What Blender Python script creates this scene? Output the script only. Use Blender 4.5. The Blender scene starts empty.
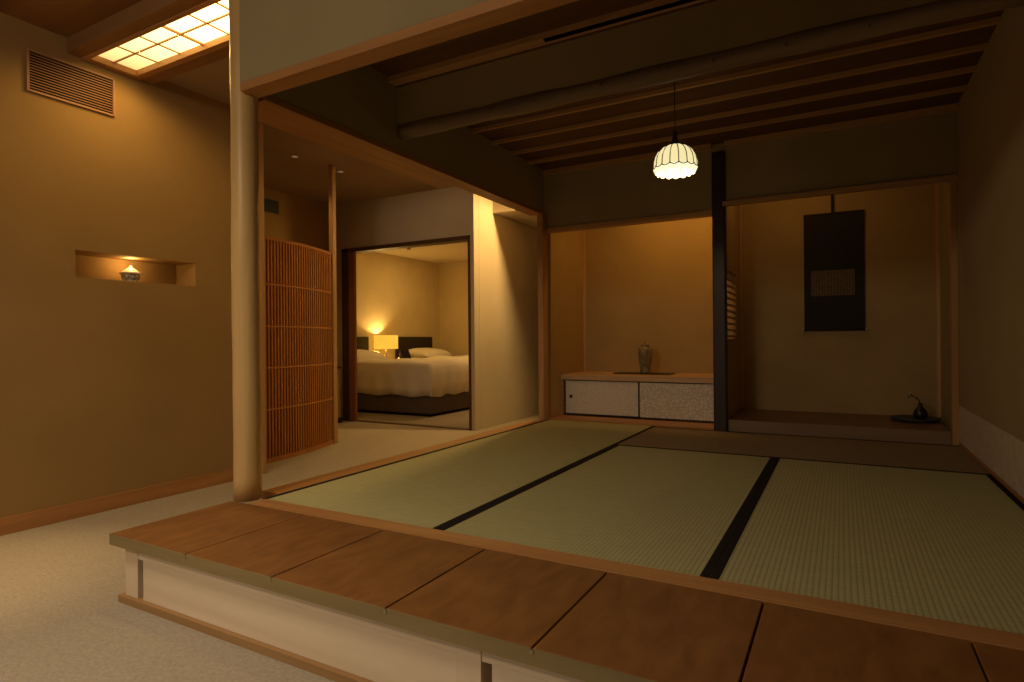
import bpy, bmesh, math, random
from mathutils import Vector, Matrix
random.seed(7)
sc = bpy.context.scene
COL = sc.collection
# ------------------------------------------------------------------ camera
# tatami surface is z = 0, lower carpet floor z = -0.25
YAW, ROLL, FPX = 0.505263, -0.0086617, 595.86
c_, s_ = math.cos(YAW), math.sin(YAW)
F = Vector((-s_, c_, 0)); R0 = Vector((c_, s_, 0)); U0 = Vector((0, 0, 1))
R = R0*math.cos(ROLL) + U0*math.sin(ROLL); U = -R0*math.sin(ROLL) + U0*math.cos(ROLL)
cam = bpy.data.objects.new('camera', bpy.data.cameras.new('camera')); COL.objects.link(cam)
m = Matrix.Identity(4)
for i in range(3):
    m[i][0], m[i][1], m[i][2] = R[i], U[i], -F[i]
m.translation = Vector((0, 0, 0.69))
cam.matrix_world = m
cam.data.sensor_width = 36.0; cam.data.lens = FPX/1024*36.0
cam.data.shift_y = -0.0003; cam.data.clip_start = 0.02; cam.data.clip_end = 100
sc.camera = cam
# ------------------------------------------------------------------ world, view
w = bpy.data.worlds.new('world'); sc.world = w; w.use_nodes = True
w.node_tree.nodes['Background'].inputs[0].default_value = (1, .75, .45, 1)
w.node_tree.nodes['Background'].inputs[1].default_value = 0.0
sc.view_settings.view_transform = 'Standard'; sc.view_settings.look = 'None'
sc.view_settings.gamma = 1; sc.view_settings.exposure = 0.0
sc.view_settings.use_curve_mapping = False
# ------------------------------------------------------------------ lights of the place and added fills
WARM = (1, .64, .26); AMBER = (1, .50, .12); SOFT = (1, .79, .54)
def lamp(name, kind, loc, power, color, rot=None, radius=.03, size=None, spot=None, blend=.6, aim=None, spread=None):
    d = bpy.data.lights.new(name, kind); d.energy = power; d.color = color
    if kind in ('POINT', 'SPOT'): d.shadow_soft_size = radius
    if kind == 'SPOT': d.spot_size = math.radians(spot); d.spot_blend = blend
    if kind == 'AREA':
        d.shape = 'RECTANGLE'; d.size, d.size_y = size
        if spread: d.spread = math.radians(spread)
    o = bpy.data.objects.new(name, d); COL.objects.link(o); o.location = loc
    if aim is not None: o.rotation_euler = (Vector(aim)-Vector(loc)).to_track_quat('-Z', 'Y').to_euler()
    elif rot: o.rotation_euler = rot
    return o
# front room (out of frame behind the camera): ceiling lamps and added fills
lamp('ceiling_light_front', 'AREA', (-1.95, 0.25, 2.335), 15, SOFT, size=(.9, .5), aim=(-1.95, .26, 0), spread=125)
lamp('ceiling_light_back', 'AREA', (-1.7, -1.2, 2.30), 30, SOFT, size=(.9, .4), aim=(-1.45, 1.7, 1.0))
lamp('added_low_fill_front', 'SPOT', (-1.5, -1.3, .35), 21, (1, .84, .64), spot=75, blend=1, aim=(-1.3, 1.2, -.35), radius=.15)  # low fill added to brighten the platform front, no known lamp here
lamp('added_aisle_fill', 'SPOT', (-2.9, 3.3, 2.33), 25, (1, .68, .33), spot=64, blend=1, aim=(-3.7, 5.27, 1.6), radius=.05)  # unseen fill spot added to lift the doorway wall
lamp('floor_glow_left', 'SPOT', (-3.15, 0.75, 2.33), 105, (1, .62, .25), spot=34, aim=(-3.12, 1.02, -.25), radius=.05, blend=1)
# shoji ceiling light over the left aisle
for i, x in enumerate((-3.35, -3.0, -2.65)):
    lamp('shoji_light_tube', 'SPOT', (x, 1.87, 2.29), (13.5, 14, 12)[i], (1, .58, .17), spot=165, blend=.5, aim=(x, 1.87, 0), radius=.04)
# niches
lamp('shelf_niche_light', 'AREA', (-1.2, 4.88, 2.08), 4.8, (1, .50, .10), size=(.8, .06), aim=(-1.2, 5.45, .9))
lamp('tokonoma_light', 'AREA', (-.35, 4.9, 2.08), .95, (1, .49, .12), size=(.6, .05), aim=(-.3, 5.5, 1.1))
lamp('wall_recess_light', 'POINT', (-3.74, 2.03, 1.188), .9, (1, .60, .20), radius=.004)
# aisle beyond, bedroom
lamp('wall_washer', 'SPOT', (-2.48, 5.58, 2.325), 118, (1, .61, .20), spot=150, blend=.5, aim=(-3.3, 5.3, 0), radius=.05)
lamp('aisle_downlight_near', 'SPOT', (-4.23, 3.70, 2.33), 13, (1, .58, .20), spot=110, blend=.8, aim=(-4.23, 3.7, 0), radius=.02)
lamp('aisle_downlight_far', 'SPOT', (-4.23, 4.25, 2.33), 17, (1, .58, .20), spot=110, blend=.8, aim=(-4.1, 4.6, 0), radius=.02)
lamp('bedroom_downlight', 'SPOT', (-4.2, 7.4, 2.08), 52, (1, .60, .22), spot=120, blend=.8, aim=(-4.5, 7.2, 0), radius=.05)
lamp('bedroom_ceiling_glow', 'AREA', (-5.4, 7.5, 2.10), 10, (1, .60, .16), size=(.6, .6), aim=(-5.41, 7.5, 0))
lamp('bedside_bulb', 'POINT', (-6.365, 7.27, .70), 24, (1, .62, .20), radius=.03)
lamp('pendant_bulb', 'POINT', (-.826, 3.443, 1.70), 1.6, (1, .74, .40), radius=.03)

# ------------------------------------------------------------------ materials
def _new(name):
    mt = bpy.data.materials.new(name); mt.use_nodes = True
    return mt, mt.node_tree.nodes, mt.node_tree.links, mt.node_tree.nodes['Principled BSDF']
def _coord(N, L, scale):
    tc = N.new('ShaderNodeTexCoord'); mp = N.new('ShaderNodeMapping')
    mp.inputs['Scale'].default_value = scale
    L.new(tc.outputs['Object'], mp.inputs['Vector']); return mp.outputs['Vector']
def _ramp(N, L, fac, a, b, p0=.3, p1=.7):
    r = N.new('ShaderNodeValToRGB')
    r.color_ramp.elements[0].color = (*a, 1); r.color_ramp.elements[1].color = (*b, 1)
    r.color_ramp.elements[0].position = p0; r.color_ramp.elements[1].position = p1
    L.new(fac, r.inputs[0]); return r.outputs[0]
def noise(N, L, vec, s, det=4, dist=0):
    n = N.new('ShaderNodeTexNoise'); n.inputs['Scale'].default_value = s
    n.inputs['Detail'].default_value = det; n.inputs['Distortion'].default_value = dist
    L.new(vec, n.inputs['Vector']); return n.outputs['Fac']
def bump(N, L, B, h, st, dist=.01):
    b = N.new('ShaderNodeBump'); b.inputs['Strength'].default_value = st; b.inputs['Distance'].default_value = dist
    L.new(h, b.inputs['Height']); L.new(b.outputs['Normal'], B.inputs['Normal'])
def plaster(name, a, b, scale=3, bs=.25):
    mt, N, L, B = _new(name); v = _coord(N, L, (1, 1, 1))
    L.new(_ramp(N, L, noise(N, L, v, scale, 6), a, b), B.inputs['Base Color'])
    B.inputs['Roughness'].default_value = .95; B.inputs['Specular IOR Level'].default_value = .1
    bump(N, L, B, noise(N, L, v, 220, 3), bs, .002); return mt
def wood(name, a, b, axis='x', scale=9, stretch=.08, rough=.55, bs=.1, spec=.3):
    mt, N, L, B = _new(name)
    sx = {'x': (stretch, 1, 1), 'y': (1, stretch, 1), 'z': (1, 1, stretch)}[axis]
    v = _coord(N, L, sx); f = noise(N, L, v, scale*2.2, 6, .6)
    L.new(_ramp(N, L, f, a, b), B.inputs['Base Color'])
    B.inputs['Roughness'].default_value = rough; B.inputs['Specular IOR Level'].default_value = spec
    bump(N, L, B, noise(N, L, v, scale*9, 3), bs, .002); return mt
def plain(name, c, rough=.6, spec=.3, metal=0):
    mt, N, L, B = _new(name); v = _coord(N, L, (1, 1, 1))
    L.new(_ramp(N, L, noise(N, L, v, 25, 3), tuple(x*.88 for x in c), tuple(min(1, x*1.1) for x in c)), B.inputs['Base Color'])
    B.inputs['Roughness'].default_value = rough; B.inputs['Specular IOR Level'].default_value = spec
    B.inputs['Metallic'].default_value = metal; return mt
def emit(name, c, strength, base=(.8, .75, .6)):
    mt, N, L, B = _new(name); B.inputs['Base Color'].default_value = (*base, 1)
    B.inputs['Emission Color'].default_value = (*c, 1); B.inputs['Emission Strength'].default_value = strength
    B.inputs['Roughness'].default_value = .8; return mt
def tatami(name, axis, cols=((.40, .39, .205), (.54, .53, .29))):
    # rush weave: ribs run along `axis`
    mt, N, L, B = _new(name); v = _coord(N, L, (1, 1, 1))
    sp = N.new('ShaderNodeSeparateXYZ'); L.new(v, sp.inputs[0])
    across = sp.outputs['X' if axis == 'y' else 'Y']
    mu = N.new('ShaderNodeMath'); mu.operation = 'MULTIPLY'; mu.inputs[1].default_value = 2*math.pi/.0155
    L.new(across, mu.inputs[0]); si = N.new('ShaderNodeMath'); si.operation = 'SINE'; L.new(mu.outputs[0], si.inputs[0])
    ab = N.new('ShaderNodeMath'); ab.operation = 'MULTIPLY_ADD'; ab.inputs[1].default_value = .5; ab.inputs[2].default_value = .5
    L.new(si.outputs[0], ab.inputs[0])
    f = noise(N, L, _coord(N, L, (1, 30, 1) if axis == 'y' else (30, 1, 1)), 14, 4)
    base = _ramp(N, L, f, *cols)
    mx = N.new('ShaderNodeMixRGB'); mx.blend_type = 'MULTIPLY'; mx.inputs[2].default_value = (.80, .78, .74, 1)
    inv = N.new('ShaderNodeMath'); inv.operation = 'POWER'; inv.inputs[1].default_value = 3
    L.new(ab.outputs[0], inv.inputs[0]); L.new(inv.outputs[0], mx.inputs[0]); L.new(base, mx.inputs[1])
    L.new(mx.outputs[0], B.inputs['Base Color']); B.inputs['Roughness'].default_value = .7
    B.inputs['Specular IOR Level'].default_value = .25
    sub = N.new('ShaderNodeMath'); sub.operation = 'SUBTRACT'; sub.inputs[0].default_value = 1
    L.new(inv.outputs[0], sub.inputs[1]); bump(N, L, B, sub.outputs[0], .6, .0015); return mt
def carpet():
    mt, N, L, B = _new('carpet_wool'); v = _coord(N, L, (1, 1, 1))
    L.new(_ramp(N, L, noise(N, L, v, 95, 8), (.37, .322, .255), (.475, .415, .33), .3, .7), B.inputs['Base Color'])
    B.inputs['Roughness'].default_value = 1; B.inputs['Specular IOR Level'].default_value = 0
    bump(N, L, B, noise(N, L, v, 300, 4), .5, .004); return mt
def scale_paper(name, amount):
    # pale paper printed with small rounded scales
    mt, N, L, B = _new(name); v = _coord(N, L, (1, 1, 1.0))
    vo = N.new('ShaderNodeTexVoronoi'); vo.feature = 'DISTANCE_TO_EDGE'; vo.inputs['Scale'].default_value = 36
    vo.inputs['Randomness'].default_value = .8; L.new(v, vo.inputs['Vector'])
    c = _ramp(N, L, vo.outputs['Distance'], tuple(x*(1-amount) for x in (.84, .79, .70)), (.90, .86, .77), .02, .18)
    L.new(c, B.inputs['Base Color']); B.inputs['Roughness'].default_value = .8; return mt

M = {}
M['plaster_aisle'] = plaster('plaster_aisle', (.32, .205, .085), (.385, .245, .10), 1.6)
M['plaster_room'] = plaster('plaster_room', (.36, .295, .165), (.42, .345, .195), 2)
M['plaster_pale'] = plaster('plaster_pale', (.56, .48, .36), (.62, .54, .41), 2, .15)
M['plaster_niche'] = plaster('plaster_niche', (.42, .30, .14), (.48, .34, .16), 3)
M['wallpaper_bedroom'] = plaster('wallpaper_bedroom', (.66, .54, .32), (.72, .59, .36), 3, .15)
M['ceiling_aisle'] = plaster('ceiling_aisle', (.36, .26, .17), (.41, .30, .20), 2, .1)
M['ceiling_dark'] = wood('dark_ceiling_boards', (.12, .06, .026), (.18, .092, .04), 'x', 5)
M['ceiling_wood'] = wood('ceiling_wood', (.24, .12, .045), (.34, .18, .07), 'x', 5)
M['carpet'] = carpet()
M['tatami_y'] = tatami('tatami_rush_lengthwise', 'y'); M['tatami_x'] = tatami('tatami_rush_crosswise', 'x', ((.25, .19, .115), (.34, .265, .16)))  # crosswise rush: sheen of the turned weave painted in as darker colour
M['border'] = plain('tatami_border_cloth', (.022, .017, .016), .9, .1)
M['hinoki_x'] = wood('pale_cypress_along_x', (.74, .60, .43), (.86, .73, .56), 'x', 4, .1, .5)
M['top_wood'] = wood('pale_counter_wood', (.60, .39, .22), (.72, .49, .29), 'x', 7, .06, .4)
M['trim_wood'] = wood('slim_trim_wood', (.56, .33, .15), (.68, .42, .21), 'z', 7, .06, .4)
M['hinoki_z'] = wood('pale_cypress_upright', (.74, .60, .43), (.86, .73, .56), 'z', 4, .1, .5)
M['sill'] = wood('honey_wood_along_x', (.42, .20, .07), (.56, .29, .11), 'x', 8, .06, .45)
M['sill_y'] = wood('honey_wood_along_y', (.36, .165, .058), (.48, .24, .09), 'y', 8, .06, .45)
M['post'] = wood('honey_wood_upright', (.44, .24, .10), (.58, .34, .15), 'z', 7, .06, .5)
M['log'] = wood('polished_log', (.60, .39, .155), (.76, .52, .22), 'z', 5, .12, .38, .15, .4)
M['deck'] = wood('stained_deck_board', (.20, .085, .024), (.285, .125, .036), 'y', 9, .35, .55, .15, .25)
M['deck_edge'] = wood('deck_board_edge', (.24, .18, .08), (.31, .235, .11), 'x', 8, .1, .6)
M['plinth'] = wood('brown_plinth', (.34, .19, .08), (.42, .25, .11), 'x', 8, .08, .6)
M['slat'] = wood('reddish_cedar_slat', (.40, .17, .055), (.52, .24, .08), 'z', 4, .08, .8, 0, .08)
M['rail'] = wood('cedar_rail', (.60, .32, .13), (.70, .39, .17), 'y', 8, .08, .5)
M['dark_post'] = wood('black_stained_post', (.030, .018, .014), (.055, .034, .026), 'z', 9, .06, .4)
M['beam_log'] = wood('smoked_log', (.20, .15, .10), (.29, .22, .15), 'x', 7, .1, .5, .3)
M['rafter'] = wood('cedar_rafter', (.50, .29, .13), (.60, .37, .17), 'x', 8, .08, .5)
M['frame_dark'] = wood('dark_brown_frame', (.085, .042, .018), (.13, .066, .03), 'z', 8, .08, .45)
M['door_wood'] = wood('reddish_door_wood', (.32, .135, .045), (.42, .18, .065), 'z', 8, .08, .45)
M['vent'] = wood('vent_slat_wood', (.36, .19, .10), (.46, .25, .13), 'y', 8, .08, .5)
M['black'] = plain('black_void', (.010, .008, .007), .9, .05)
M['lacquer'] = plain('black_lacquer', (.02, .015, .012), .3, .5)
M['metal'] = plain('brushed_metal', (.5, .45, .36), .35, .5, 1)
M['iron'] = plain('dark_iron', (.03, .025, .02), .45, .5)
M['paper_panel'] = plain('white_wainscot_paper', (.60, .54, .44), .9, .1)
M['fusuma_plain'] = scale_paper('fusuma_paper_plain', .05); M['fusuma_scale'] = scale_paper('fusuma_paper_scales', .20)
M['scroll'] = plain('dark_green_silk', (.038, .035, .029), .85, .1)
M['bone'] = plain('bone_white', (.65, .58, .45), .5, .4)
M['alcove_board'] = wood('alcove_floor_board', (.16, .085, .035), (.23, .125, .055), 'x', 5, .06, .35)
M['alcove_face'] = wood('alcove_front_face', (.24, .16, .10), (.31, .21, .135), 'x', 5, .06, .45)
M['bed_base'] = plain('dark_bed_skirt', (.125, .095, .078), .95, .05)
M['linen'] = plaster('white_linen', (.66, .60, .51), (.72, .66, .56), 2, .1)
M['headboard'] = plain('dark_headboard', (.03, .02, .016), .5, .3)
M['dark_form'] = plain('black_form_cloth', (.02, .016, .014), .9, .1)
M['bamboo'] = wood('split_bamboo', (.50, .36, .18), (.62, .46, .25), 'x', 6, .1, .5)

def _shoji_panel():
    mt, N, L, B = _new('glowing_shoji_paper'); v = _coord(N, L, (1, 1, 1))
    g = N.new('ShaderNodeSeparateXYZ'); L.new(v, g.inputs[0])
    r = N.new('ShaderNodeMapRange'); r.inputs['From Min'].default_value = 0.0; r.inputs['From Max'].default_value = .75
    r.inputs['To Min'].default_value = .90; r.inputs['To Max'].default_value = 3.8
    L.new(g.outputs['X'], r.inputs['Value'])
    B.inputs['Base Color'].default_value = (.8, .7, .5, 1)
    B.inputs['Emission Color'].default_value = (1, .74, .27, 1)
    L.new(r.outputs[0], B.inputs['Emission Strength']); return mt
M['shoji'] = _shoji_panel()
M['glass_top'] = emit('lit_milk_glass_panel', (1, .85, .42), .92)
M['glass_low'] = emit('lit_milk_glass_rim', (1, .93, .58), 1.1)
M['shade'] = emit('lit_fabric_shade', (1, .56, .055), .88, (.25, .17, .05))
M['led'] = emit('lit_lamp_face', (1, .75, .4), 2.5)

def pottery(name, a, b, sc_=40, rough=.4):
    mt, N, L, B = _new(name); v = _coord(N, L, (1, 1, 1))
    L.new(_ramp(N, L, noise(N, L, v, sc_, 4, 1.5), a, b, .42, .56), B.inputs['Base Color'])
    B.inputs['Roughness'].default_value = rough; return mt
M['vase'] = pottery('mottled_celadon', (.16, .12, .06), (.30, .25, .15))
M['blue_white'] = pottery('blue_and_white_glaze', (.18, .17, .15), (.72, .66, .52), 55, .25)
M['white_glaze'] = plain('white_glaze', (.85, .80, .68), .25, .5)
def _calligraphy():
    mt, N, L, B = _new('written_paper'); v = _coord(N, L, (1, 1, 1))
    sp = N.new('ShaderNodeSeparateXYZ'); L.new(v, sp.inputs[0])
    mu = N.new('ShaderNodeMath'); mu.operation = 'MULTIPLY'; mu.inputs[1].default_value = 2*math.pi/.022; L.new(sp.outputs['X'], mu.inputs[0])
    si = N.new('ShaderNodeMath'); si.operation = 'SINE'; L.new(mu.outputs[0], si.inputs[0])
    n = noise(N, L, _coord(N, L, (1, 1, .7)), 85, 2)
    ad = N.new('ShaderNodeMath'); ad.operation = 'MULTIPLY_ADD'; ad.inputs[1].default_value = .14; L.new(si.outputs[0], ad.inputs[0]); L.new(n, ad.inputs[2])
    L.new(_ramp(N, L, ad.outputs[0], (.15, .112, .065), (.085, .062, .036), .52, .66), B.inputs['Base Color'])
    B.inputs['Roughness'].default_value = .9; return mt
M['written'] = _calligraphy()

# ------------------------------------------------------------------ mesh helpers
class MB:
    def __init__(s): s.bm = bmesh.new()
    def box(s, a, b, bev=0):
        x0, x1 = sorted((a[0], b[0])); y0, y1 = sorted((a[1], b[1])); z0, z1 = sorted((a[2], b[2]))
        r = bmesh.ops.create_cube(s.bm, size=1.0); vs = r['verts']
        for v in vs:
            v.co = Vector((x0+(v.co.x+.5)*(x1-x0), y0+(v.co.y+.5)*(y1-y0), z0+(v.co.z+.5)*(z1-z0)))
        if bev:
            es = list({e for v in vs for e in v.link_edges})
            bmesh.ops.bevel(s.bm, geom=es, offset=bev, segments=2, affect='EDGES', profile=.5)
        return s
    def lathe(s, prof, c=(0, 0, 0), n=32, mod=None):
        rings = []
        for k, (r, z) in enumerate(prof):
            ring = []
            for i in range(n):
                a = 2*math.pi*i/n; rr = r*(mod(a, k) if mod else 1)
                ring.append(s.bm.verts.new((c[0]+rr*math.cos(a), c[1]+rr*math.sin(a), c[2]+z)))
            rings.append(ring)
        for k in range(len(rings)-1):
            for i in range(n):
                j = (i+1) % n
                s.bm.faces.new((rings[k][i], rings[k][j], rings[k+1][j], rings[k+1][i]))
        for ring, f in ((rings[0], 0), (rings[-1], 1)):
            if prof[0 if not f else -1][0] > 1e-5 and not getattr(s, 'open', False):
                s.bm.faces.new(ring if f else ring[::-1])
        return s
    def tube(s, pts, r, n=10):
        pts = [Vector(p) for p in pts]; rings = []
        rad = r if isinstance(r, (list, tuple)) else [r]*len(pts)
        for k, p in enumerate(pts):
            t = (pts[min(k+1, len(pts)-1)]-pts[max(k-1, 0)]).normalized()
            up = Vector((0, 0, 1)) if abs(t.z) < .9 else Vector((1, 0, 0))
            a = t.cross(up).normalized(); b = t.cross(a)
            rings.append([s.bm.verts.new(p+(a*math.cos(2*math.pi*i/n)+b*math.sin(2*math.pi*i/n))*rad[k]) for i in range(n)])
        for k in range(len(rings)-1):
            for i in range(n):
                j = (i+1) % n; s.bm.faces.new((rings[k][i], rings[k][j], rings[k+1][j], rings[k+1][i]))
        s.bm.faces.new(rings[0][::-1]); s.bm.faces.new(rings[-1]); return s
    def quad(s, pts):
        s.bm.faces.new([s.bm.verts.new(p) for p in pts]); return s
    def grid(s, fn, nu, nv):
        vs = [[s.bm.verts.new(fn(i/nu, j/nv)) for j in range(nv+1)] for i in range(nu+1)]
        for i in range(nu):
            for j in range(nv):
                s.bm.faces.new((vs[i][j], vs[i+1][j], vs[i+1][j+1], vs[i][j+1]))
        return s
    def build(s, name, mat, parent=None, smooth=False, base=None):
        off = Vector(base) if base is not None else (Vector(parent['_b']) if parent is not None and '_b' in parent else Vector((0, 0, 0)))
        for v in s.bm.verts: v.co -= off
        bmesh.ops.remove_doubles(s.bm, verts=s.bm.verts, dist=1e-6)
        bmesh.ops.recalc_face_normals(s.bm, faces=s.bm.faces)
        me = bpy.data.meshes.new(name); s.bm.to_mesh(me); s.bm.free()
        me.materials.append(mat if not isinstance(mat, str) else M[mat])
        if smooth:
            for p in me.polygons: p.use_smooth = True
        o = bpy.data.objects.new(name, me); COL.objects.link(o)
        if parent is not None:
            o.parent = parent; o['_b'] = list(off)
        elif base is not None:
            o.location = off
        return o
def struct(name, mb, mat):
    o = mb.build(name, mat); o['kind'] = 'structure'; return o
def tag(o, label, cat, group=None):
    o['label'] = label; o['category'] = cat
    if group: o['group'] = group
    return o
def thing(name, label, cat, base, group=None):
    o = bpy.data.objects.new(name, None); COL.objects.link(o); o.location = base
    o['_b'] = list(base); o.empty_display_size = .1
    return tag(o, label, cat, group)
def sub(parent, name, mb, mat, smooth=False): return mb.build(name, mat, parent, smooth)

XL, XR = -2.25, .655        # tatami room sides
XW = -3.643                 # plaster wall of the left aisle
FL = -.25                   # carpet level
# ================================================================== SETTING
struct('floor', MB().box((-7, -4, FL-.1), (3, 9.3, FL)), 'carpet')
# room sub-floor under the tatami (raised floor)
struct('floor_raised', MB().box((XL-.10, 1.70, FL), (XR+.1, 4.74, -.052)), 'hinoki_x')
# left wall with the slot niche
wl = MB()
NY0, NY1, NZ0, NZ1, ND = 1.688, 2.376, 1.058, 1.206, .205
wl.box((XW-.30, -4, FL), (XW, NY0, 2.5)).box((XW-.30, NY1, FL), (XW, 2.835, 2.5))
wl.box((XW-.30, NY0, FL), (XW, NY1, NZ0)).box((XW-.30, NY0, NZ1), (XW, NY1, 2.5))
wl.box((XW-.30, NY0, NZ0), (XW-ND, NY1, NZ1))
struct('wall_left', wl, 'plaster_aisle')
struct('baseboard_left', MB().box((XW, -4, FL), (XW+.014, 2.835, FL+.085), .002), 'sill_y')
struct('trim_1', MB().box((XW-.31, 2.835, FL), (XW+.012, 2.896, 2.345), .003), 'post')       # end post of the left wall
struct('wall_aisle_side', MB().box((-5.5, 2.9, FL), (-5.35, 5.27, 2.35)).box((-5.5, 2.86, FL), (XW-.30, 2.92, 2.35)), 'plaster_aisle')
# wall with the bedroom doorway
DX0, DX1, DZ = -5.045, -3.43, 1.757
wd = MB().box((-5.5, 5.27, FL), (DX0-.18, 5.37, 2.36)).box((DX0-.18, 5.27, DZ+.03), (DX1+.02, 5.37, 2.36)).box((DX1+.02, 5.27, FL), (-3.362, 5.37, 2.36))
struct('wall_doorway', wd, 'plaster_pale')
struct('wall_passage', MB().box((-3.44, 5.37, FL), (-3.36, 8.0, 2.36)), 'plaster_pale')
struct('wall_passage_end', MB().box((-3.36, 7.9, FL), (XL-.1, 8.0, 2.36)), 'plaster_pale')
struct('ceiling_soffit', MB().box((-3.36, 5.66, 2.10), (XL-.16, 7.9, 2.36)), 'plaster_pale')
dr = bpy.data.objects.new('door_1', None); COL.objects.link(dr); dr.location = (DX0, 5.27, FL); dr['_b'] = [DX0, 5.27, FL]; dr['kind'] = 'structure'
fr = MB()
fr.box((DX0-.185, 5.255, FL), (DX0-.09, 5.385, DZ+.045), .003).box((DX1-.001, 5.255, FL), (DX1+.022, 5.385, DZ+.045), .002)
fr.box((DX0-.185, 5.255, DZ), (DX1+.022, 5.385, DZ+.045), .003)
sub(dr, 'door_frame', fr, 'frame_dark')
sub(dr, 'threshold', MB().box((DX0-.09, 5.28, FL), (DX1, 5.36, FL+.008)), 'frame_dark')
sub(dr, 'sliding_panel', MB().box((DX0-.09, 5.27, FL+.008), (DX0+.005, 5.305, DZ), .003), 'door_wood')
# ceilings
struct('ceiling_aisle', MB().box((-5.5, 2.13, 2.34), (XL-.26, 5.3, 2.45)).box((-3.44, 5.2, 2.35), (XL-.14, 8, 2.45)).box((XW-.3, 2.115, 2.315), (XL-.26, 2.9, 2.345)), 'ceiling_aisle')
struct('ceiling_front', MB().box((XW-.3, -4, 2.345), (3, 1.72, 2.5)), 'ceiling_wood')
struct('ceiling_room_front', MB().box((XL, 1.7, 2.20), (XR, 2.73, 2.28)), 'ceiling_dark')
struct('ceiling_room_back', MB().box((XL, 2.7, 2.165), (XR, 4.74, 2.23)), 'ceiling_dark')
# closing walls of the front room (behind the camera)
struct('wall_back', MB().box((-4, -4.1, FL), (3, -4, 2.5)), 'plaster_room')
struct('wall_front_right', MB().box((3, -4.1, FL), (3.1, 1.8, 2.5)), 'plaster_room')
# tatami room walls
struct('wall_right', MB().box((XR, 1.70, FL), (XR+.12, 5.65, 2.3)).box((XR, 1.70, FL), (3.0, 1.82, 2.5)), 'plaster_room')
struct('wall_over_front_lintel', MB().box((-2.275, 1.695, 1.80), (XR, 1.76, 2.42)), 'plaster_room')
struct('wall_over_left_lintel', MB().box((XL-.10, 1.76, 1.80), (XL, 4.66, 2.36)), 'plaster_room')
struct('wall_hanging', MB().box((XL, 2.712, 1.915), (XR, 2.77, 2.20)), 'plaster_room')
# back wall over the niches, niche shells
LZ1, LZ2 = 1.63, 1.682
wb = MB().box((XL-.02, 4.70, LZ1+.035), (-.845, 4.76, 2.2)).box((-.765, 4.70, LZ2+.035), (XR, 4.76, 2.2)).box((-.845, 4.70, 2.08), (-.765, 4.76, 2.2))
struct('wall_over_niches', wb, 'plaster_room')
NB = 5.53
wn = MB().box((XL-.10, NB, -.1), (XR+.1, NB+.12, 2.25)).box((XL-.10, 4.76, -.05), (-2.236, NB, 2.25))
struct('wall_niche_back', wn, 'plaster_niche')
# divider between the niches with a small window opening
OZ0, OZ1, OY0, OY1 = .69, 1.22, 4.79, 5.28
wv = MB().box((-.845, 4.745, -.05), (-.77, OY0, 2.2)).box((-.845, OY1, -.05), (-.77, NB, 2.2)).box((-.845, OY0, -.05), (-.77, OY1, OZ0)).box((-.845, OY0, OZ1), (-.77, OY1, 2.2))
struct('wall_niche_divider', wv, 'plaster_niche')
struct('ceiling_niche', MB().box((XL-.10, 4.70, 2.20), (XR+.1, NB+.12, 2.28)), 'plaster_niche')
# corner trims in the niches
struct('trim_2', MB().box((-2.236, NB-.028, .381), (-2.214, NB, 2.2), .002), 'trim_wood')
struct('trim_3', MB().box((-.770, NB-.026, .082), (-.750, NB, 2.2), .002), 'trim_wood')
struct('trim_4', MB().box((.632, NB-.028, .082), (XR, NB, 2.2), .002), 'trim_wood')
struct('trim_5', MB().box((XL, 4.655, 2.128), (-.85, 4.70, 2.165), .002).box((-.755, 4.655, 2.128), (XR, 4.70, 2.165), .002), 'rafter')
# bedroom shell
struct('wall_bedroom_left', MB().box((-6.56, 5.3, FL), (-6.46, 9.05, 2.2)), 'wallpaper_bedroom')
struct('wall_bedroom_far', MB().box((-6.5, 8.93, FL), (-3.4, 9.05, 2.2)), 'wallpaper_bedroom')
struct('wall_bedroom_right', MB().box((-3.46, 5.38, FL), (-3.445, 8.95, 2.2)), 'wallpaper_bedroom')
struct('wall_bedroom_near', MB().box((-6.5, 5.375, FL), (DX0-.1, 5.39, 2.2)).box((DX0-.1, 5.375, DZ+.05), (-3.44, 5.39, 2.2)), 'wallpaper_bedroom')
struct('ceiling_bedroom', MB().box((-6.5, 5.375, 2.12), (-3.4, 9, 2.22)), 'wallpaper_bedroom')

# ================================================================== LEFT AISLE FITTINGS
# vent
v = thing('wall_vent', 'reddish wooden louvre vent high on the left plaster wall', 'vent', (XW, 1.68, 2.0))
a0, a1, z0, z1 = 1.478, 1.884, 2.000, 2.200
sub(v, 'backing', MB().box((XW+.0005, a0, z0), (XW+.002, a1, z1)), 'black')
sub(v, 'frame', MB().box((XW, a0-.008, z0-.008), (XW+.014, a0+.002, z1+.008)).box((XW, a1-.002, z0-.008), (XW+.014, a1+.008, z1+.008)).box((XW, a0, z0-.008), (XW+.014, a1, z0+.002)).box((XW, a0, z1-.002), (XW+.014, a1, z1+.008)), 'vent')
for i in range(13):
    z = z0+.012+i*(z1-z0-.014)/13
    sub(v, 'slat', MB().box((XW+.009, a0, z), (XW+.0125, a1, z+.0042)), 'vent')
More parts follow.
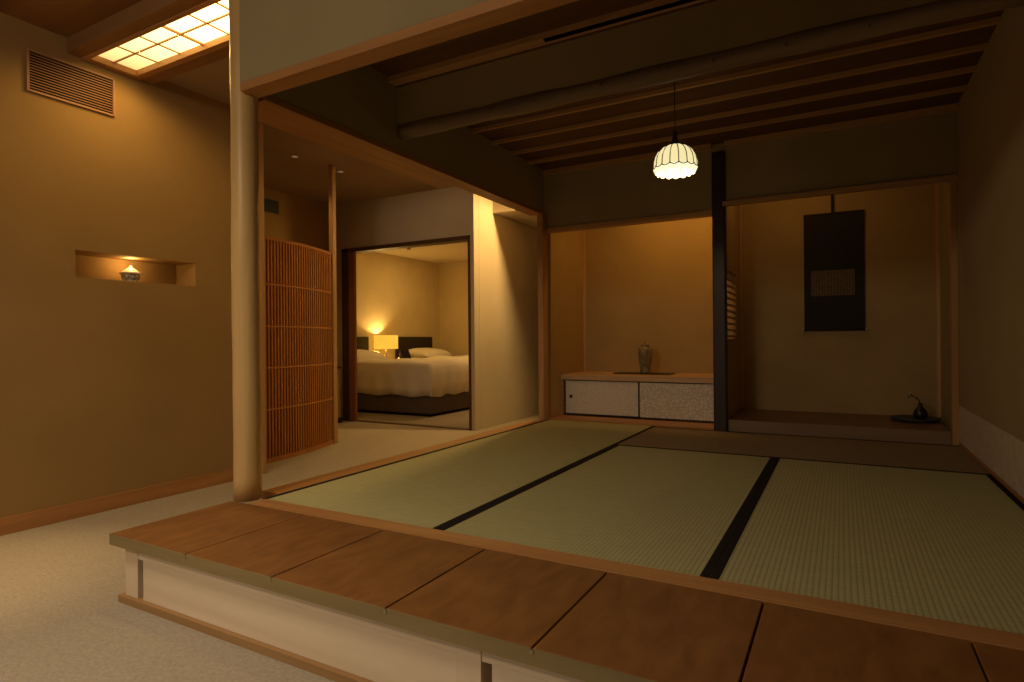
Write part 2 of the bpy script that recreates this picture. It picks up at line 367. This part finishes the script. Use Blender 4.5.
# shoji ceiling light
t = thing('shoji_ceiling_light', 'glowing paper grid ceiling light in a wooden box above the left aisle', 'ceiling light', (XW, 1.70, 2.25))
PX0, PX1, PY0, PY1, PZ = XW+.048, -2.44, 1.748, 1.992, 2.290
sub(t, 'housing', MB().box((XW, 1.655, 2.262), (-2.38, 1.722, 2.344)).box((XW, 2.03, 2.262), (-2.38, 2.115, 2.344)).box((PX0-.06, PY0, 2.36), (-2.38, 2.05, 2.40)), 'ceiling_wood')
sub(t, 'frame', MB().box((XW, 1.722, 2.255), (PX0, 2.03, 2.345), .003).box((PX0, 1.722, 2.255), (-2.38, PY0, 2.345), .003).box((PX0, PY1, 2.255), (-2.38, 2.03, 2.345), .003).box((PX1, PY0, 2.255), (-2.38, PY1, 2.345), .003), 'sill')
pn = MB().box((0, 0, 0), (PX1-PX0, PY1-PY0, .004)); pn = pn.build('paper', 'shoji'); pn.parent = t; pn.location = Vector((PX0, PY0, PZ))-Vector((XW, 1.70, 2.25))
mu_ = MB(); step = .2085
k = 1
while PX0+k*step < PX1:
    x = PX0+k*step; hw = .0035 if k % 3 else .0045
    mu_.box((x-hw, PY0, PZ-.006 if k % 3 else PZ-.012), (x+hw, PY1, PZ)); k += 1
mu_.box((PX0, (PY0+PY1)/2-.0035, PZ-.008), (PX1, (PY0+PY1)/2+.0035, PZ))
sub(t, 'lattice', mu_, 'sill')
# porcelain censer in the slot niche
px_, py_ = XW-.10, 2.03
t = thing('lidded_jar', 'small blue and white lidded porcelain jar in the lit wall niche', 'jar', (px_, py_, NZ0))
sub(t, 'bowl', MB().lathe([(.018, 0), (.040, .001), (.039, .008), (.032, .012), (.045, .022), (.050, .036), (.047, .050), (.044, .054), (.0, .054)], (px_, py_, NZ0), 32), 'blue_white', True)
sub(t, 'foot_ring', MB().lathe([(.034, -.0), (.036, .003), (.034, .006)], (px_, py_, NZ0), 24), 'white_glaze', True)
ld = sub(t, 'lid', MB().lathe([(.0, .052), (.058, .052), (.060, .055), (.049, .063), (.037, .073), (.024, .083), (.012, .090), (.0, .092)], (px_, py_, NZ0), 32), 'white_glaze', True)
kn = MB().lathe([(.006, .088), (.010, .094), (.008, .101), (.0, .104)], (px_, py_, NZ0), 16); o = kn.build('knob', 'white_glaze', ld, True)

# round corner post
bm = MB(); n = 40; prof = []
random.seed(3)
cx, cy = -2.311, 1.743
pts = []
for k in range(26):
    z = (2.40-0)*k/25
    pts.append((cx+.002*math.sin(z*5), cy, z))
rad = [.058-.0005*k/25+.0008*math.sin(k*1.7) for k in range(26)]
bm.tube(pts, rad, 36)
tag(bm.build('round_post', 'log', None, True, base=(cx, cy, 0)), 'round pale log post at the front corner of the raised tatami floor', 'post')
# inner square jamb just behind the round post / kamoi
KT = 1.79
ko = thing('side_lintel', 'long honey wood lintel running back over the left opening of the tatami room', 'lintel', (XL, 1.85, 1.77))
sub(ko, 'beam', MB().box((XL-.115, 1.80, 1.775), (XL+.004, 4.62, 1.805), .002), 'sill_y')
sub(ko, 'door_track_box', MB().box((XL-.265, 1.885, 1.785), (XL-.115, 3.49, 1.86), .003), 'sill_y')
tag(MB().box((-2.292, 4.605, -.05), (XL+.012, 4.70, 1.80), .006).build('corner_post', 'post', None, False, base=(-2.31, 4.65, -.05)), 'square honey wood post where the left opening meets the shelf niche', 'post')
# front lintel
fl = thing('front_lintel', 'sloping looking honey wood lintel under the plaster band over the tatami', 'lintel', (-2.25, 1.68, 1.775))
fl['label'] = 'honey wood lintel under the olive plaster band, over the front edge of the tatami'
sub(fl, 'beam', MB().box((-2.262, 1.685, 1.775), (XR, 1.775, 1.812), .002), 'sill')

# ================================================================== ENTRY PLATFORM
pf = thing('entry_platform', 'raised wooden step platform with brown boards and pale cypress front', 'platform', (-.9, 1.2, FL))
seams = [-2.343, -1.890, -1.476, -1.040, -.614, -.184, .252, .690, 1.13]
for i in range(8):
    x0, x1 = seams[i]+.0025, seams[i+1]-.0025
    b = sub(pf, 'deck_board', MB().box((x0, 1.191, -.034), (x1, 1.686, 0), .0025), 'deck')
    if i: MB().box((seams[i]-.0035, 1.187, -.013), (seams[i]+.0035, 1.195, -.003)).build('joint_clip', 'metal', b)
eb = MB()
for i in range(8):
    eb.box((seams[i]+(.003 if i else 0), 1.189, -.008), (seams[i+1]-.003, 1.1908, -.001))
eb.box((-2.343, 1.189, -.041), (1.13, 1.1908, -.008)).box((-2.3445, 1.189, -.041), (-2.3425, 1.686, -.002))
sub(pf, 'edge_band', eb, 'deck_edge')
sub(pf, 'under_frame', MB().box((-2.27, 1.275, FL), (1.1, 1.688, -.04)), 'hinoki_x')
sub(pf, 'deck_core', MB().box((-2.333, 1.1915, -.040), (1.12, 1.686, -.0335)), 'deck_edge')
for x0, x1 in ((-2.292, -2.215), (-.840, -.766), (.62, .69)):
    sub(pf, 'stile', MB().box((x0, 1.216, -.224), (x1, 1.275, -.040), .001), 'hinoki_z')
for x0, x1 in ((-2.214, -.841), (-.765, .619)):
    sub(pf, 'top_rail', MB().box((x0, 1.219, -.083), (x1, 1.265, -.040), .0006), 'hinoki_x')
    sub(pf, 'apron_panel', MB().box((x0+.028, 1.2195, -.224), (x1, 1.2315, -.0835), .0003), 'hinoki_x')
sub(pf, 'plinth', MB().box((-2.318, 1.203, FL), (1.12, 1.276, -.2245), .001), 'plinth')
# sills
tag(MB().box((-2.235, 1.689, -.05), (XR, 1.776, .001), .001).build('front_sill', 'sill', None, False, base=(-.8, 1.73, -.05)), 'honey wood sill strip between the brown deck boards and the tatami mats', 'sill')
tag(MB().box((-2.368, 1.862, -.05), (XL-.002, 4.598, .001), .001).build('side_sill', 'sill_y', None, False, base=(-2.31, 3.2, -.05)), 'honey wood sill strip along the left edge of the tatami mats', 'sill')

# ================================================================== TATAMI
YF, YM, YB = 1.778, 3.742, 4.668
def mat(x0, x1, y0, y1, axis, sides, label):
    t = thing('tatami_mat', label, 'tatami mat', ((x0+x1)/2, (y0+y1)/2, -.05), 'tatami mats')
    sub(t, 'rush_cover', MB().box((x0+.001, y0+.001, -.048), (x1-.001, y1-.001, 0), .0015), 'tatami_'+axis)
    hw = .0265
    for sd in sides:
        e = {'l': ((x0+.0012, y0+.001), (x0+hw, y1-.001)), 'r': ((x1-hw, y0+.001), (x1-.0012, y1-.001)),
             'f': ((x0+.001, y0+.0012), (x1-.001, y0+hw)), 'b': ((x0+.001, y1-hw), (x1-.001, y1-.0012))}[sd]
        sub(t, 'border', MB().box((*e[0], -.03), (*e[1], .0012)), 'border')
mat(XL, -1.300, YF, 3.742, 'y', 'lr', 'left tatami mat beside the side sill, its front end at the deck')
mat(XL, -1.300, 3.742, 4.70, 'y', 'lr', 'half tatami mat in the back left corner before the white sliding cupboards')
mat(-1.300, -.340, YF, YM, 'y', 'lr', 'middle tatami mat between the two broad black border lines')
mat(-.340, .650, YF, YM, 'y', 'lr', 'right tatami mat in front, next to the right wall')
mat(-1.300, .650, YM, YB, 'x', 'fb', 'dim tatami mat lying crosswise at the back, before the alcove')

# ================================================================== SHELF NICHE
tag(MB().box((-2.236, 4.702, -.05), (-.852, 4.965, .012), .002).build('niche_floor_board', 'sill', None, False, base=(-1.5, 4.8, -.05)), 'honey wood board on the floor under the white sliding cupboards', 'board')
cb = thing('low_cupboard', 'low built in cupboard with pale sliding paper doors and honey wood top', 'cupboard', (-1.54, 5.2, 0))
sub(cb, 'top_board', MB().box((-2.236, 4.952, .333), (-.846, NB-.001, .380), .003), 'top_wood')
sub(cb, 'body', MB().box((-2.232, 5.03, .002), (-.848, NB-.005, .333)), 'frame_dark')
sub(cb, 'side_stile', MB().box((-2.236, 4.962, .012), (-2.218, 5.03, .333)), 'post')
def fusuma(x0, x1, y, mt, pull):
    d = sub(cb, 'sliding_door', MB().box((x0+.010, y+.003, .028), (x1-.010, y+.016, .323)), mt)
    f = MB().box((x0, y, .018), (x0+.011, y+.018, .333)).box((x1-.011, y, .018), (x1, y+.018, .333)).box((x0, y, .018), (x1, y+.018, .029)).box((x0, y, .324), (x1, y+.018, .333))
    f.build('door_frame', 'lacquer', d)
    bm = MB()
    seg = 20
    r1, r0 = .016, .011
    for i in range(seg):
        a, b = 2*math.pi*i/seg, 2*math.pi*(i+1)/seg
        cxp, czp = pull, .180
        p = lambda r, t, yy: (cxp+r*math.cos(t), yy, czp+r*math.sin(t))
        bm.quad([p(r1, a, y+.001), p(r1, b, y+.001), p(r0, b, y+.0005), p(r0, a, y+.0005)])
        bm.quad([p(r1, a, y+.001), p(r1, b, y+.001), p(r1, b, y+.004), p(r1, a, y+.004)])
        bm.quad([p(r0, a, y+.0005), p(r0, b, y+.0005), p(0.0001, b, y+.0025), p(0.0001, a, y+.0025)])
    bm.build('round_pull', 'iron', d)
fusuma(-2.218, -1.520, 4.992, 'fusuma_plain', -2.155)
fusuma(-1.522, -.850, 4.972, 'fusuma_scale', -.885)
# tray + vase
t = MB(); t.box((-1.815, 5.17, .380), (-1.30, 5.37, .390), .003)
tag(t.build('display_board', 'lacquer', None, False, base=(-1.56, 5.27, .380)), 'thin black lacquer board under the vase on the cupboard top', 'display board')
vx, vy, vz = -1.548, 5.27, .3905
t = thing('lidded_vase', 'greenish brown shouldered ceramic vase standing on the black display board', 'vase', (vx, vy, vz))
sub(t, 'body', MB().lathe([(.0, 0), (.046, .0), (.048, .006), (.045, .02), (.047, .06), (.054, .10), (.061, .14), (.065, .180), (.065, .203), (.058, .222), (.042, .234), (.036, .238), (.038, .244), (.0, .244)], (vx, vy, vz), 40), 'vase', True)
l = sub(t, 'lid', MB().lathe([(.0, .243), (.040, .243), (.040, .248), (.029, .257), (.012, .264), (.0, .265)], (vx, vy, vz), 32), 'vase', True)
MB().lathe([(.004, .263), (.009, .269), (.006, .278), (.0, .281)], (vx, vy, vz), 16).build('knob', 'vase', l, True)
rf = MB()
for i in range(8):
    a = 2*math.pi*i/8
    rf.tube([(vx+math.cos(a)*r, vy+math.sin(a)*r, vz+z) for r, z in ((.046, .045), (.053, .09), (.060, .13), (.065, .170), (.065, .198))], .0022, 6)
sub(t, 'relief', rf, 'vase', True)
# dark post
dp = MB().box((-.850, 4.668, -.05), (-.755, 4.745, 2.10), .009)
tag(dp.build('dark_post', 'dark_post', None, False, base=(-.80, 4.70, -.05)), 'slender black wooden post between the shelf niche and the tokonoma alcove', 'post')
tag(MB().box((XL+.008, 4.683, LZ1), (-.851, 4.765, LZ1+.036), .002).build('niche_lintel', 'rafter', None, False, base=(-1.5, 4.72, LZ1)), 'thin wooden lintel over the shelf niche with the cupboard', 'lintel')
tag(MB().box((-.772, 4.664, LZ2), (XR-.002, 4.700, LZ2+.036), .002).build('alcove_lintel', 'rafter', None, False, base=(-.05, 4.68, LZ2)), 'thin wooden lintel over the tokonoma alcove with the scroll', 'lintel')

# ================================================================== TOKONOMA
tk = thing('alcove_platform', 'dark wooden step floor of the tokonoma alcove behind the black post', 'alcove floor', (-.05, 5.1, 0))
sub(tk, 'floor_board', MB().box((-.755, 4.745, -.04), (XR-.04, NB-.001, .079), .001), 'alcove_board')
sub(tk, 'front_face', MB().box((-.753, 4.715, -.04), (XR-.04, 4.745, .080), .003), 'alcove_face')
tag(MB().box((XR-.038, 4.70, -.045), (XR-.001, 4.76, LZ2), .003).build('slim_post', 'post', None, False, base=(XR-.02, 4.73, -.045)), 'slim honey wood post at the right side of the tokonoma opening', 'post')
# bamboo window
wv = bpy.data.objects.new('window_1', None); COL.objects.link(wv); wv.location = (-.80, 5.0, OZ0); wv['_b'] = [-.80, 5.0, OZ0]; wv['kind'] = 'structure'
for i in range(11):
    z = OZ0+.022+i*(OZ1-OZ0-.03)/10
    sub(wv, 'bamboo_slat', MB().tube([(-.785, OY0, z), (-.785, OY1, z)], .011, 8), 'bamboo', True)
for i in range(2):
    y = OY0+.1+i*.12
    sub(wv, 'bamboo_upright', MB().tube([(-.805, y, OZ0), (-.805, y, OZ1)], .006, 8), 'bamboo', True)
# scroll
ys = NB-.012
t = thing('hanging_scroll', 'tall dark hanging scroll with a small written sheet in the alcove', 'scroll', (-.053, ys, .75))
sub(t, 'mounting', MB().grid(lambda u, v_: (-.269+.433*u, ys-.002-.002*math.sin(v_*7), .752+v_*.955), 6, 24), 'scroll', True)
sub(t, 'mounting_back', MB().box((-.269, ys, .752), (.164, ys+.002, 1.707)), 'scroll')
sub(t, 'written_sheet', MB().box((-.217, ys-.007, 1.035), (.096, ys-.0045, 1.243)), 'written')
r = sub(t, 'bottom_roller', MB().tube([(-.272, ys-.008, .758), (.167, ys-.008, .758)], .010, 14), 'scroll', True)
for x in (-.283, .167):
    MB().tube([(x, ys-.008, .758), (x+.011, ys-.008, .758)], .012, 14).build('roller_knob', 'bone', r, True)
sub(t, 'top_rod', MB().box((-.271, ys-.006, 1.698), (.166, ys+.003, 1.712), .002), 'scroll')
sub(t, 'hanging_ribbon', MB().box((-.068, ys-.002, 1.71), (-.046, ys+.001, 2.05)).box((-.108, ys-.001, 1.71), (-.101, ys+.001, 1.712)), 'scroll')
# incense plate and dark bottle vase
tx, ty = .465, 5.245
tag(MB().lathe([(.0, 0), (.135, .0), (.152, .008), (.156, .022), (.150, .024), (.125, .018), (.0, .018)], (tx, ty, .0795), 40).build('round_plate', plain('blue_grey_lacquer', (.035, .038, .042), .5, .4), None, True, base=(tx, ty, .0795)), 'flat dark blue grey plate under the little bottle in the alcove', 'plate')
bx, by, bz = .50, 5.25, .0935
t = thing('bottle_vase', 'small dark bottle vase with a bent twig at the right of the alcove', 'vase', (bx, by, bz))
t.location = (bx, by, .098); t['_b'] = [bx, by, .098]; bz = .098
sub(t, 'body', MB().lathe([(.0, 0), (.036, 0), (.044, .012), (.046, .035), (.038, .060), (.022, .078), (.014, .090), (.013, .104), (.016, .110), (.0, .110)], (bx, by, bz), 28), 'lacquer', True)
tw = MB().tube([(bx, by, bz+.09), (bx-.005, by, bz+.125), (bx-.022, by-.005, bz+.150), (bx-.045, by-.008, bz+.160), (bx-.062, by-.008, bz+.156)], [.004, .004, .003, .003, .002], 8)
sub(t, 'twig', tw, 'lacquer', True)
lf = MB()
for (dx, dz, an) in ((-.062, .155, .3), (-.045, .163, -.4), (-.02, .152, .9)):
    p = Vector((bx+dx, by-.007, bz+dz)); a = Vector((math.cos(an+math.pi), 0, math.sin(an+math.pi)))*.022; b = Vector((0, .5, .9))*.008
    lf.quad([p, p+a*.5+b, p+a, p+a*.5-b])
sub(t, 'leaves', lf, plain('dark_leaf', (.04, .05, .02), .6))
# right wall wainscot
tag(MB().box((XR-.004, 1.80, .022), (XR-.0005, 4.695, .254)).build('wall_paper_band', 'paper_panel', None, False, base=(XR, 3.2, .022)), 'pale paper band along the foot of the right wall', 'wall paper')
struct('baseboard_right', MB().box((XR-.005, 1.78, -.02), (XR, 4.695, .022), .001), 'sill_y')

# ================================================================== CEILING PARTS
bl = MB()
pts = [(XL+.001+(XR-XL-.002)*k/30, 2.742, 1.915) for k in range(31)]
random.seed(5)
bl.tube(pts, [.043+.0025*math.sin(k*.9)+random.uniform(-.001, .001) for k in range(31)], 20)
lb = thing('log_beam', 'dark rounded log beam crossing the tatami room ceiling', 'beam', (-.8, 2.742, 1.87))
sub(lb, 'log', bl, 'beam_log', True)
kb = MB()
for k in range(9):
    x = XL+.25+k*.31+random.uniform(-.08, .08)
    kb.tube([(x, 2.70, 1.905+random.uniform(-.02, .02)), (x, 2.693, 1.904)], [.008, .003], 8)
sub(lb, 'knots', kb, 'beam_log', True)
rlab = ['just behind the log beam', 'second behind the log beam', 'midway back', 'fourth behind the log beam', 'nearest the alcove wall']
for i, y in enumerate((3.215, 3.503, 3.785, 4.070, 4.358)):
    tag(MB().box((XL, y-.010, 2.137), (XR, y+.012, 2.165), .002).build('ceiling_rafter', 'rafter', None, False, base=(-.8, y, 2.132)), 'slim cedar rafter across the back ceiling, '+rlab[i], 'rafter', 'ceiling rafters')
struct('trim_6', MB().box((XL, 2.670, 2.17), (XR, 2.712, 2.20), .002).box((XL, 2.635, 2.171), (XR, 2.67, 2.20)), 'rafter')
tag(MB().box((-1.27, 2.640, 2.165), (XR-.1, 2.668, 2.171)).build('ceiling_slot', 'black', None, False, base=(-.4, 2.655, 2.165)), 'long narrow black slot in the front ceiling beside the hanging plaster wall', 'air slot')
# extra dark ceiling beam near the front
tag(MB().box((XL, 2.22, 2.12), (XR, 2.33, 2.20), .01).build('ceiling_beam', 'beam_log', None, False, base=(-.8, 2.28, 2.12)), 'dim brown ceiling beam close behind the front lintel', 'beam')

# pendant
cx, cy = -.826, 3.443
t = thing('pendant_lamp', 'glowing white petalled glass pendant lamp on a dark cord', 'lamp', (cx, cy, 1.61))
NP = 16; n = NP*8
def lobe(a, amt): return 1-amt*(1-abs(math.cos(a*NP/2)))**1.5*1.0
up = MB(); up.open = True
profU = [(.030, 1.798), (.055, 1.793), (.080, 1.780), (.101, 1.758), (.115, 1.732), (.1225, 1.702), (.1235, 1.668)]
up.lathe([(r, z) for r, z in profU], (cx, cy, 0), n, lambda a, k: 1-.030*(1-abs(math.sin(a*NP/2))))
sub(t, 'shade', up, 'glass_top', True)
lo = MB(); lo.open = True
def low(u, v_):
    a = 2*math.pi*u; sc_ = abs(math.sin(a*NP/2))
    ztop = 1.676; zbot = 1.647-.010*sc_
    z = ztop+(zbot-ztop)*v_; r = (.1232-.014*v_**1.8)*(1-.02*(1-sc_))
    return (cx+r*math.cos(a), cy+r*math.sin(a), z)
lo.grid(low, n, 6)
sub(t, 'rim', lo, 'glass_low', True)
ca = MB()
for i in range(NP):
    a = 2*math.pi*i/NP
    ca.tube([(cx+(r*.972+.001)*math.cos(a), cy+(r*.972+.001)*math.sin(a), z) for r, z in profU], .0029, 5)
sc_pts = []
for i in range(NP*10+1):
    a = 2*math.pi*i/(NP*10); s2 = abs(math.sin(a*NP/2)); r = .1255*(1-.012*(1-s2)); sc_pts.append((cx+r*math.cos(a), cy+r*math.sin(a), 1.672-.014*(s2**.7-.3)))
ca.tube(sc_pts, .0027, 5)
sub(t, 'lead_lines', ca, 'iron')
sub(t, 'cap', MB().lathe([(.0, 1.797), (.040, 1.797), (.038, 1.806), (.020, 1.822), (.014, 1.850), (.008, 1.880), (.0, 1.886)], (cx, cy, 0), 24), 'iron', True)
sub(t, 'cord', MB().tube([(cx, cy, 1.88), (cx, cy, 2.165)], .0032, 8), 'iron', True)

# ================================================================== AISLE BEYOND
sn = thing('slatted_screen', 'curved reddish wooden slat screen with a tall end pole behind the round post', 'screen', (-4.05, 3.6, FL))
def cur(u, off=0):
    a = Vector((-3.925, 2.955)); b = Vector((-4.150, 4.035)); p = a.lerp(b, u)
    nrm = Vector((.979, .204)); return p+nrm*(.06*4*u*(1-u)+off)
NS = 34
for i in range(NS):
    u = (i+.3)/NS; p = cur(u); d = (cur(min(1, u+.01))-cur(max(0, u-.01))).normalized(); nn = Vector((-d.y, d.x))*-1
    hw, hd = .0072, .007
    c4 = [p+d*sx*hw+nn*sy*hd for sx, sy in ((-1, -1), (1, -1), (1, 1), (-1, 1))]
    b = MB(); lowv = [b.bm.verts.new((c.x, c.y, FL+.02)) for c in c4]; hiv = [b.bm.verts.new((c.x, c.y, 1.522)) for c in c4]
    b.bm.faces.new(lowv[::-1]); b.bm.faces.new(hiv)
    for k in range(4): b.bm.faces.new((lowv[k], lowv[(k+1) % 4], hiv[(k+1) % 4], hiv[k]))
    sub(sn, 'slat', b, 'slat')
def rail(z0, z1, o0=-.030, o1=-.0075, mt='rail', nm='rail'):
    b = MB(); pr = []
    for i in range(25):
        u = i/24; p0, p1 = cur(u, o0), cur(u, o1)
        pr.append([b.bm.verts.new((p.x, p.y, z)) for p, z in ((p0, z0), (p1, z0), (p1, z1), (p0, z1))])
    for i in range(24):
        for k in range(4): b.bm.faces.new((pr[i][k], pr[i][(k+1) % 4], pr[i+1][(k+1) % 4], pr[i+1][k]))
    b.bm.faces.new(pr[0][::-1]); b.bm.faces.new(pr[-1]); sub(sn, nm, b, mt)
for z in (.166, .493, .820, 1.150): rail(z-.007, z+.007, -.006, .0078, 'slat')
rail(1.500, 1.524, -.006, .0078, 'slat')
rail(1.455, 1.522)
rail(FL, FL+.035, -.02, .014, 'slat', 'bottom_rail')
rail(FL+.03, 1.45, -.075, -.070, 'door_wood', 'backing_board')
pe = cur(1.0)
sub(sn, 'end_pole', MB().box((pe.x-.026, pe.y+.002, FL), (pe.x+.024, pe.y+.05, 2.34), .006), 'post')
# small things behind the screen
t = thing('luggage_stand', 'grey panelled low stand half hidden behind the slat screen', 'stand', (-5.06, 5.0, FL))
sub(t, 'body', MB().box((-5.32, 5.0, FL+.06), (-5.13, 5.12, .385), .006), plain('grey_panel', (.42, .37, .31), .6))
sub(t, 'top', MB().box((-5.325, 4.99, .385), (-5.12, 5.13, .405), .003), 'lacquer')
sub(t, 'base', MB().box((-5.325, 4.99, FL), (-5.11, 5.13, FL+.06), .003), 'lacquer')
# side vent
t = thing('side_wall_vent', 'dark square air vent high on the wall above the slat screen', 'vent', (-5.35, 4.34, 2.09))
sub(t, 'frame', MB().box((-5.35, 4.245, 2.085), (-5.338, 4.445, 2.225), .003), 'iron')
for i in range(6): sub(t, 'slat', MB().box((-5.338, 4.255, 2.10+i*.02), (-5.334, 4.435, 2.106+i*.02)), 'black')
# downlights
for lab, y in (('near', 3.70), ('far', 4.25)):
    t = thing('downlight', 'small round ceiling downlight, the %s one of the two in the dim aisle' % ('nearer' if lab == 'near' else 'farther'), 'downlight', (-4.233, y, 2.33), 'aisle downlights')
    b = MB(); b.open = True
    b.lathe([(.030, 2.339), (.040, 2.336), (.044, 2.339)], (-4.233, y, 0), 28); sub(t, 'ring', b, 'metal', True)
    b = MB().lathe([(.0, 2.3375), (.026, 2.3375), (.026, 2.3395), (.0, 2.3395)], (-4.233, y, 0), 20); sub(t, 'lens', b, emit('dim_lens', (1, .7, .35), .12), True)

# ================================================================== BEDROOM
def bed(y0, y1, label, hlabel):
    t = thing('bed', label, 'bed', (-5.4, (y0+y1)/2, FL), 'twin beds')
    x0, x1 = -6.40, -4.435
    sub(t, 'feet_plinth', MB().box((x0+.05, y0+.06, FL), (x1-.07, y1-.06, FL+.035)), 'black')
    sub(t, 'base', MB().box((x0, y0+.02, FL+.03), (x1-.02, y1-.02, .06), .02), 'bed_base')
    sub(t, 'mattress', MB().box((x0, y0+.03, .06), (x1-.03, y1-.03, .27), .04), 'linen')
    # duvet: a draped sheet with soft rounded edges and folds
    cx_, cy_ = (x0+x1)/2, (y0+y1)/2
    hx, hy = (x1-x0)/2+.012, (y1-y0)/2+.012
    def dv(u, v_):
        a, b = (u*2-1), (v_*2-1)
        ta, tb = 1-.24/ (2*hx)*2, 1-.26/(2*hy)*2
        def f(q, t_):        # returns lateral fraction and drop 0..1
            s = abs(q)
            if s <= t_: return q, 0.0
            return (1 if q > 0 else -1)*(t_+(1-t_)*min(1, math.sin(min(1, (s-t_)/(1-t_)*1.6)*math.pi/2))), ((s-t_)/(1-t_))**1.7
        # u axis = length with overhang only at the foot end
        X, dX = f(a, .90) if a > 0 else (a, 0)
        Y, dY = f(b, .82)
        d = min(1, max(dX, dY))
        bul = .415+.035*(1-a*a*.7)*(1-b*b)+.01*math.sin(a*9+b*4)*(1-b*b)
        x = cx_+X*hx; y = cy_+Y*hy
        z = bul-d*(bul-.005)
        if d > .3:
            fold = .014*math.sin(a*23+1.3*b*11)*d
            if dY >= dX: y += (1 if b > 0 else -1)*fold
            else: x += fold
            z += .012*math.sin(a*11+b*9)*d
        return (x, y, z)
    o = sub(t, 'duvet', MB().grid(dv, 90, 70), 'linen', True)
    md = o.modifiers.new('thickness', 'SOLIDIFY'); md.thickness = .02; md.offset = -1
    # pillow
    for py in ([(y0+y1)/2] if y1-y0 < 1.3 else [y0+.35, y1-.35]):
        def pil(sgn):
            def f(u, v_):
                a, b = u*2-1, v_*2-1
                e = max(0, (1-a**4)*(1-b**4))**.55
                return (-6.14+.25*a+.02*e, py+.38*b, .475+sgn*.095*e-.03*a)
            return f
        q = MB().grid(pil(1), 20, 24).grid(pil(-1), 20, 24)
        sub(t, 'pillow', q, 'linen', True)
    sub(t, 'headboard', MB().box((-6.455, y0-.02, FL+.02), (-6.405, y1+.02, .770), .006), 'headboard')
bed(5.95, 6.98, 'near white bed with dark base seen through the bedroom doorway', '')
bed(7.70, 8.62, 'far white bed beyond the glowing bedside lamp', '')
t = thing('nightstand', 'low dark nightstand between the two beds under the lamp', 'nightstand', (-6.2, 7.3, FL))
sub(t, 'body', MB().box((-6.455, 7.02, FL+.03), (-6.03, 7.60, .34), .004), 'headboard')
sub(t, 'top', MB().box((-6.457, 7.015, .34), (-6.02, 7.61, .360), .003), 'frame_dark')
sub(t, 'drawer', MB().box((-6.03, 7.04, .12), (-6.015, 7.58, .32), .003), 'frame_dark')
lx, ly = -6.255, 7.225
t = thing('table_lamp', 'glowing drum shade table lamp between the two beds', 'lamp', (lx, ly, .36))
sub(t, 'base', MB().box((lx-.06, ly-.06, .360), (lx+.06, ly+.06, .378), .004), 'metal')
sub(t, 'stem', MB().tube([(lx, ly, .378), (lx, ly, .62)], .010, 12), 'metal', True)
b = MB(); b.open = True; b.lathe([(.180, .578), (.186, .578), (.186, .792), (.180, .792), (.180, .578)], (lx, ly, 0), 40)
sub(t, 'shade', b, 'shade', True)
tag(MB().box((-6.085, 7.33, .361), (-6.045, 7.37, .50), .008).build('telephone_handset', 'lacquer', None, False, base=(-6.065, 7.35, .361)), 'small dark handset upright on the nightstand beside the lamp', 'telephone')
tag(MB().box((-6.21, 7.45, .361), (-6.15, 7.57, .44), .006).build('tissue_box', 'bone', None, False, base=(-6.13, 7.5, .361)), 'small pale box on the nightstand at the edge of the far bed', 'box')
# padded black stand-in for an unidentified dark shape on the nightstand end
def cu(sgn):
    def f(u, v_):
        a, b = u*2-1, v_*2-1; e = max(0, (1-a**4)*(1-b**4))**.5
        return Vector((-6.085+.030*sgn*e-.03*a, 7.495+.105*b-.02*a, .475+.108*a))
    return f
tag(MB().grid(cu(1), 18, 18).grid(cu(-1), 18, 18).build('dark_form', 'dark_form', None, True, base=(-6.08, 7.49, .366)), 'small black padded stand-in for an unidentified dark shape beside the glowing bedroom lamp', 'dark_form')
t = thing('smoke_detector', 'small round smoke detector on the bedroom ceiling', 'smoke detector', (-5.72, 7.14, 2.09))
sub(t, 'base', MB().lathe([(.0, 2.119), (.055, 2.119), (.055, 2.105), (.0, 2.105)], (-5.72, 7.14, 0), 24), 'bone', True)
sub(t, 'sensor', MB().lathe([(.0, 2.106), (.035, 2.106), (.028, 2.080), (.0, 2.078)], (-5.72, 7.14, 0), 24), 'vent', True)

for o in sc.objects:
    if '_b' in o: del o['_b']
